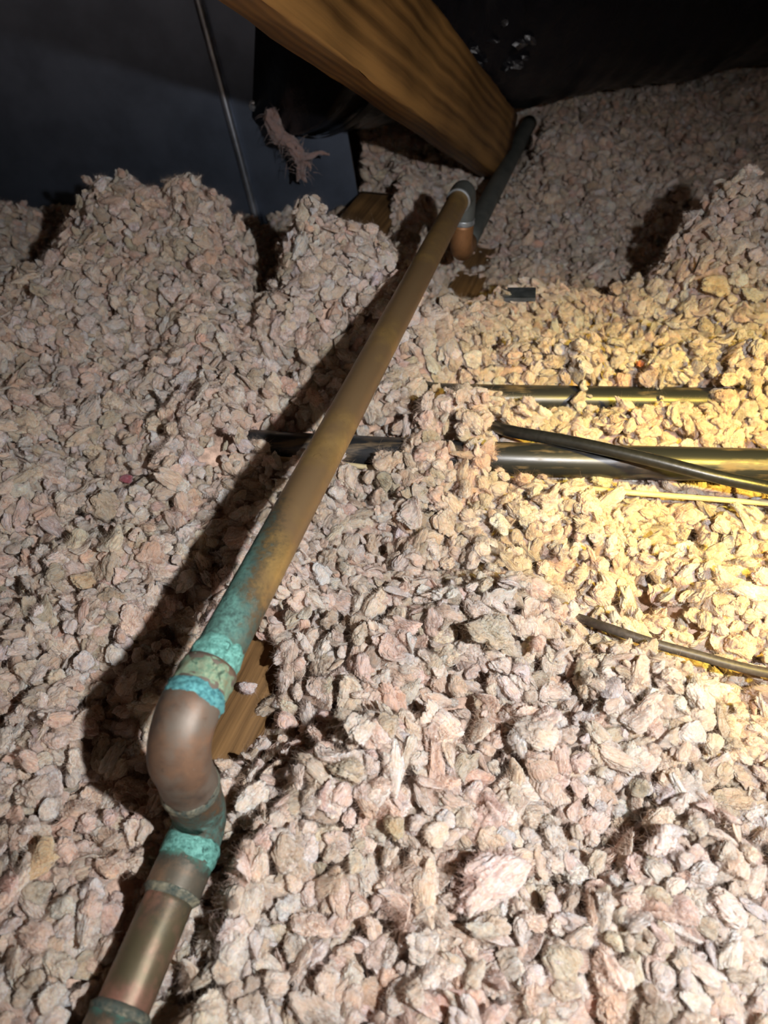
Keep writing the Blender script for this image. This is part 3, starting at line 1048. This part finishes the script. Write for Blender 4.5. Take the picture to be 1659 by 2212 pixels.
ok = clear(P, S, [A1, B1], 0.0125, 0.7) & clear(P, S, [A1, A2, A3], 0.0135, 0.8)
ok &= clear(P, S, [B1, B2, B3], 0.0130, 0.8)
ok &= clear(P, S, PA, 0.0133, 0.55) & clear(P, S, PB, 0.0128, 0.55)
ok &= clear(P, S, [at_z(*c) for c in cpts], 0.0049, 0.6)
ok &= clear(P, S, [at_z(*c) for c in wpts], 0.0021, 0.6)
ok &= clear(P, S, [at_z(*c) for c in gpts], 0.0030, 0.6)
# the exposed stretches are open from above: drop what hangs over them
for a, b_, hw in ((EXPO[0][0], EXPO[0][1], 0.011), (EXPO[1][0], EXPO[1][1], 0.014), (EXPO[2][0], EXPO[2][1], 0.011),
                  (EXPO[3][0], EXPO[3][1], 0.007), (EXPO[4][0], EXPO[4][1], 0.007),
                  (EXPO[5][0], EXPO[5][1], 0.006), (EXPO[6][0], EXPO[6][1], 0.005), (EXPO[7][0], EXPO[7][1], 0.005)):
    d, t = seg_dist(P[:, 0], P[:, 1], a, b_)
    ok &= ~((d < hw) & (P[:, 2] > -0.006))
# off the joist top in the hollow
djx, tj = seg_dist(P[:, 0], P[:, 1], J0 - jt * 0.035, J0 + jt * 0.028)
ok &= ~(djx < 0.0215)
# off the beam end
ok &= seg3(P, E1 + off - bt * 0.3, E1 + off) > 0.055
dk, _ = seg_dist(P[:, 0], P[:, 1], K0 + kr * 0.03 - kt * 0.02, K0 + kr * 0.03 + kt * 0.11)
ok &= ~((dk < 0.034) & (P[:, 1] > K0[1] - 0.03) & (P[:, 2] < 0.03))
P, S, NRM = P[ok], S[ok], NRM[ok]

# ------------------------------------------------------------------ nodules that stand out, each its own thing
def surf_hit(px, py, lift=0.009):
    d = ray(px, py)
    ts = np.linspace(0.2, 1.6, 700)
    pts = CAM[None, :] + d[None, :] * ts[:, None]
    hh = height(pts[:, 0], pts[:, 1]) + lift
    i = np.argmax(pts[:, 2] < hh)
    return pts[i]


SINGLES = [
    # name, px, py, radius in px, kind, colour, rotation, label, category
    ('insulation_tuft', 1060, 1890, 100, 2, (0.80, 0.65, 0.60), (0.1, 0.1, 0.62), 'large smooth pink insulation tuft at the bottom middle', 'tuft'),
    ('insulation_tuft', 95, 1855, 40, 0, (0.72, 0.56, 0.36), (0.3, 0, 0.4), 'rounded tan yellow insulation tuft at the lower left edge', 'tuft'),
    ('insulation_tuft', 1300, 1040, 30, 1, (0.76, 0.70, 0.50), (0.6, 0.2, 0.2), 'pale greenish flake between black pipe and cream wire', 'tuft'),
    ('insulation_tuft', 1062, 1372, 58, 0, (0.54, 0.49, 0.38), (0.2, 0.3, 1.0), 'dirty olive grey insulation tuft in the middle of the heap', 'tuft'),
    ('insulation_tuft', 1085, 1136, 28, 1, (0.80, 0.79, 0.74), (0.5, 0.1, 0.9), 'pale whitish square flake right of the copper pipe', 'tuft'),
    ('insulation_fleck', 275, 1038, 15, 0, (0.40, 0.11, 0.15), (0.2, 0.1, 0.3), 'tiny crimson fleck on the left side of the heap', 'fleck'),
    ('insulation_fleck', 1382, 788, 11, 0, (0.80, 0.24, 0.06), (0.2, 0.1, 0.3), 'tiny orange fleck on the slope under the right mound', 'fleck'),
    ('insulation_tuft', 1548, 622, 36, 1, (0.78, 0.66, 0.45), (0.7, 0.1, 0.2), 'cream leaf shaped flake on the face of the right mound', 'tuft'),
    ('insulation_tuft', 1621, 640, 28, 0, (0.72, 0.72, 0.62), (0.2, 0.3, 0.5), 'small pale grey green tuft at the foot of the right mound', 'tuft'),
    ('insulation_tuft', 935, 1800, 34, 0, (0.80, 0.70, 0.58), (0.2, 0.1, 0.5), 'round cream ball of insulation above the large pink tuft', 'tuft'),
    ('insulation_tuft', 850, 1787, 30, 0, (0.52, 0.43, 0.28), (0.3, 0.3, 1.5), 'oval khaki tuft beside the round cream ball', 'tuft'),
    ('insulation_tuft', 535, 1487, 22, 0, (0.74, 0.66, 0.66), (0.3, 0.3, 0.5), 'round lilac white tuft lying on the bare joist wood', 'tuft'),
    ('insulation_tuft', 545, 1720, 36, 0, (0.78, 0.72, 0.64), (0.4, 0.1, 0.9), 'big off-white tuft right of the lower copper elbow', 'tuft'),
    ('insulation_tuft', 700, 1242, 28, 1, (0.80, 0.80, 0.78), (0.6, -0.2, 1.3), 'chalk white flake near the green part of the pipe', 'tuft'),
    ('insulation_tuft', 186, 1258, 27, 0, (0.68, 0.54, 0.36), (0.1, 0.2, 0.3), 'rounded golden tuft on the left bank above the pipe shadow', 'tuft'),
]
singles_xyz = []
for i, (nm, px, py, rp, kind, colr, rot, lab, cat) in enumerate(SINGLES):
    hit = surf_hit(px, py)
    depth = (hit - CAM) @ np.array([0, CP, -SP])
    r = rp * depth / F_PX
    v, f, rest = nodule(700 + i, kind, 1100 if rp < 60 else 2200)
    me = bpy.data.meshes.new(nm)
    me.from_pydata(v.tolist(), [], f)
    me.polygons.foreach_set('use_smooth', [True] * len(me.polygons))
    a = me.attributes.new('rest', 'FLOAT_VECTOR', 'POINT')
    a.data.foreach_set('vector', rest.astype(np.float32).ravel())
    me.materials.append(wool_mat('wool_single', colr)); me.materials.append(wool_mat('fibre_single', colr, True))
    me.polygons.foreach_set('material_index', np.r_[np.zeros(NCORE, int), np.ones(len(f) - NCORE, int)].astype(np.int32))
    o = bpy.data.objects.new(nm, me)
    COL.objects.link(o)
    o.location = hit + np.array([0, -0.2, 0.8]) * r * 0.35
    o.scale = (r, r, r)
    o.rotation_euler = rot
    tag(o, lab, cat)
    singles_xyz.append((np.array(o.location), r))
okk = np.ones(len(P), bool)
for c, r in singles_xyz:
    okk &= np.linalg.norm(P - c, axis=1) > r * 0.75 + S * 0.6
    # nothing sits between it and open air
    up = P - c
    vd = (CAM - c) / np.linalg.norm(CAM - c)
    tt = up @ vd
    okk &= ~((np.linalg.norm(up - tt[:, None] * vd, axis=1) < r * 0.6 + S * 0.9) & (tt > 0) & (tt < 0.04))
P, S, NRM = P[okk], S[okk], NRM[okk]
n = len(P)

# orientation: flat side roughly along the surface
EUL = np.zeros((n, 3))
tilt = rng.normal(0, 0.45, (n, 3))
yaw = rng.uniform(0, 2 * math.pi, n)
zdir = NRM + tilt * np.array([1, 1, 0.3]); zdir /= np.linalg.norm(zdir, axis=1)[:, None]
# euler XYZ that turns +Z to zdir after a yaw about Z:  R = Rz(phi) Ry(theta) Rz(yaw) ~ use quaternion in loop-free form
th = np.arccos(np.clip(zdir[:, 2], -1, 1)); ph = np.arctan2(zdir[:, 1], zdir[:, 0])
c1, s1, c2, s2, c3, s3 = np.cos(ph), np.sin(ph), np.cos(th), np.sin(th), np.cos(yaw), np.sin(yaw)
R00 = c1 * c2 * c3 - s1 * s3; R10 = s1 * c2 * c3 + c1 * s3; R20 = -s2 * c3
R21 = s2 * s3; R22 = c2
EUL[:, 0] = np.arctan2(R21, R22); EUL[:, 1] = np.arctan2(-R20, np.hypot(R21, R22)); EUL[:, 2] = np.arctan2(R10, R00)
# non uniform sizes
SC = S[:, None] * rng.uniform(0.82, 1.22, (n, 3))
IDX = rng.integers(0, NP, n)
# colour of each nodule
PAL = np.array([(0.80, 0.765, 0.725), (0.80, 0.70, 0.61), (0.81, 0.68, 0.62), (0.74, 0.67, 0.57), (0.80, 0.80, 0.80),
                (0.58, 0.53, 0.44), (0.80, 0.63, 0.53), (0.79, 0.73, 0.66)])
patch = fbm(np.stack([P[:, 0] * 14, P[:, 1] * 14, P[:, 2] * 14 + 3], 1), 2)
patch2 = fbm(np.stack([P[:, 0] * 11 + 40, P[:, 1] * 11, P[:, 2] * 11], 1), 2)
wts = np.stack([0.22 + 0 * patch, 0.18 + 0.12 * patch, 0.15 + 0.2 * patch, 0.16 - 0.1 * patch, 0.10 - 0.08 * patch + 0 * patch2,
                0.07 - 0.14 * patch2, 0.07 + 0.08 * patch, 0.18 + 0 * patch], 1)
wts = np.clip(wts, 0.005, None); cum = np.cumsum(wts / wts.sum(1, keepdims=True), 1)
pick = (rng.random(n)[:, None] > cum).sum(1).clip(0, len(PAL) - 1)
TINT = PAL[pick] * np.array([1.0, 0.955, 0.925]) * rng.uniform(0.80, 1.06, n)[:, None] * (1 + rng.normal(0, 0.02, (n, 3)))
TINT = np.clip(TINT, 0.02, 0.84)

# under-surface that closes the heap
bx, by = np.arange(-0.98, 1.30, 0.012), np.arange(-0.2, 2.1, 0.012)
BX, BY = np.meshgrid(bx, by)
bxf, byf = BX.ravel(), BY.ravel()
bh = height(bxf, byf) - 0.019
dj, _ = seg_dist(bxf, byf, J0 - jt * 0.04, J0 + jt * 0.035)
bh = np.where(dj < 0.03, np.minimum(bh, -0.050), bh)
dj, _ = seg_dist(bxf, byf, K0 + kr * 0.036 - kt * 0.02, K0 + kr * 0.036 + kt * 0.12)
bh = np.where(dj < 0.05, np.minimum(bh, -0.055), bh)
for pts in (PA, PB):
    for a, b_ in zip(pts[:-1], pts[1:]):
        d, _ = seg_dist(bxf, byf, a, b_)
        bh = np.where(d < 0.022, np.minimum(bh, -0.021), bh)
TV = np.stack([bxf, byf, bh], 1)
nx, ny = len(bx), len(by)
TF = []
for j in range(ny - 1):
    for i in range(nx - 1):
        k = j * nx + i
        cx, cyy = bx[i], by[j]
        if cyy > PY - 0.03 and cx < -0.02: continue
        TF.append((k, k + 1, k + nx + 1, k + nx))
used = np.zeros(len(TV), bool)
used[np.unique(np.array(TF))] = True
remap = np.cumsum(used) - 1
TV = TV[used]; TF = [tuple(int(remap[q]) for q in f) for f in TF]
nt_ = len(TV)
allv = np.concatenate([TV, P])
me = bpy.data.meshes.new('loose_insulation')
me.from_pydata(allv.tolist(), [], TF)
me.polygons.foreach_set('use_smooth', [True] * len(me.polygons))


def put(name, typ, key, arr, pad):
    a = me.attributes.new(name, typ, 'POINT')
    full = np.concatenate([np.broadcast_to(np.asarray(pad), (nt_,) + arr.shape[1:]), arr])
    a.data.foreach_set(key, full.ravel().astype(np.int32 if typ == 'INT' else (bool if typ == 'BOOLEAN' else np.float32)))


put('is_nodule', 'BOOLEAN', 'value', np.ones(n, bool), False)
put('turn', 'FLOAT_VECTOR', 'vector', EUL, 0.0)
put('size', 'FLOAT_VECTOR', 'vector', SC, 1.0)
put('shape', 'INT', 'value', IDX, 0)
put('tint', 'FLOAT_COLOR', 'color', np.concatenate([TINT, np.ones((n, 1))], 1), 0.5)
under = plain_mat('under_wool', (0.62, 0.44, 0.34), 0.95, spec=0.1, nscale=120, namp=0.35, bumpd=0.003)
me.materials.append(under)
ins = bpy.data.objects.new('loose_insulation', me)
COL.objects.link(ins)
tag(ins, 'deep heap of loose pinkish beige blown glass wool nodules', 'insulation', kind='stuff')

ng = bpy.data.node_groups.new('scatter_nodules', 'GeometryNodeTree')
ng.interface.new_socket('Geometry', in_out='INPUT', socket_type='NodeSocketGeometry')
ng.interface.new_socket('Geometry', in_out='OUTPUT', socket_type='NodeSocketGeometry')
N = ng.nodes; Lk = ng.links
gi, go = N.new('NodeGroupInput'), N.new('NodeGroupOutput')


def nattr(nm, typ):
    q = N.new('GeometryNodeInputNamedAttribute'); q.data_type = typ; q.inputs['Name'].default_value = nm
    return q.outputs['Attribute']


ci = N.new('GeometryNodeCollectionInfo')
ci.inputs['Collection'].default_value = proto_col
ci.inputs['Separate Children'].default_value = True
ci.inputs['Reset Children'].default_value = True
iop = N.new('GeometryNodeInstanceOnPoints')
iop.inputs['Pick Instance'].default_value = True
Lk.new(gi.outputs[0], iop.inputs['Points'])
Lk.new(nattr('is_nodule', 'BOOLEAN'), iop.inputs['Selection'])
Lk.new(ci.outputs[0], iop.inputs['Instance'])
Lk.new(nattr('shape', 'INT'), iop.inputs['Instance Index'])
e2r = N.new('FunctionNodeEulerToRotation')
Lk.new(nattr('turn', 'FLOAT_VECTOR'), e2r.inputs[0])
Lk.new(e2r.outputs[0], iop.inputs['Rotation'])
Lk.new(nattr('size', 'FLOAT_VECTOR'), iop.inputs['Scale'])
jn = N.new('GeometryNodeJoinGeometry')
Lk.new(gi.outputs[0], jn.inputs[0]); Lk.new(iop.outputs[0], jn.inputs[0])
Lk.new(jn.outputs[0], go.inputs[0])
md = ins.modifiers.new('scatter', 'NODES'); md.node_group = ng
print('nodules', n)

# ------------------------------------------------------------------ torn strip hanging from the duct collar
tp = smooth_path([at_y(583, 236, 1.02), at_y(600, 285, 1.01), at_y(632, 312, 1.0), at_y(646, 340, 1.0), at_y(650, 372, 1.0)], 40)
tv, tf, ta = [], [], []
bmpf = rough_bump(0.006, 90)
trad = [0.003 + 0.0055 * math.sin(math.pi * min(1, 0.2 + i / 48)) for i in range(40)]
tv, tf, ta = sweep(tp, trad, 24, bump=bmpf)
tv = np.array(tv)
# ragged tails
parts = [(list(tv), tf, ta)]
for pth, r0 in (([tp[-4], at_y(646, 382, 1.0), at_y(641, 392, 1.0)], 0.006), ([tp[-4], at_y(656, 384, 1.0), at_y(663, 394, 1.0)], 0.006),
                ([tp[28], at_y(672, 338, 0.99), at_y(690, 330, 0.99), at_y(712, 333, 0.99)], 0.006), ([tp[30], at_y(668, 356, 1.0), at_y(670, 370, 1.0)], 0.004)):
    sp_ = smooth_path(pth, 14)
    parts.append(sweep(sp_, [r0 * (1 - 0.85 * i / 13) for i in range(14)], 10, bump=rough_bump(0.0015, 200)))
rr_ = np.random.default_rng(3)
for k in range(170):
    s0 = tp[int(rr_.integers(2, 40))] + rr_.normal(0, 0.007, 3)
    d = rr_.normal(0, 1, 3) * np.array([1, 0.6, 0.8]); d /= np.linalg.norm(d)
    parts.append(sweep([s0, s0 + d * 0.008, s0 + d * 0.016 + np.array([0, 0, -0.003])], [0.0004, 0.0003, 0.0001], 4))
V, F, A = merge(*parts)
sh = mesh_obj('torn_wool_strip', V, F, None, attrs={'rest': np.array(V) * 60})
sh.data.materials.append(wool_mat('torn_wool', (0.36, 0.27, 0.26)))
tag(sh, 'torn pinkish grey wool strip hanging from the black duct end', 'wool strip')

# dark hair-thin splinter on the right mound
h0, h1 = surf_hit(1499, 587), surf_hit(1513, 553)
h0 = h0 + (CAM - h0) / np.linalg.norm(CAM - h0) * 0.002
h1 = h1 + (CAM - h1) / np.linalg.norm(CAM - h1) * 0.020
v, f, a = sweep([h0, (h0 + h1) / 2 + np.array([0.0004, 0, 0.0004]), h1], [0.0009, 0.0009, 0.0006], 6)
spn = mesh_obj('dark_splinter', v, f, plain_mat('splinter', (0.02, 0.012, 0.01), 0.6))
tag(spn, 'thin dark splinter stuck in the face of the right mound', 'splinter')
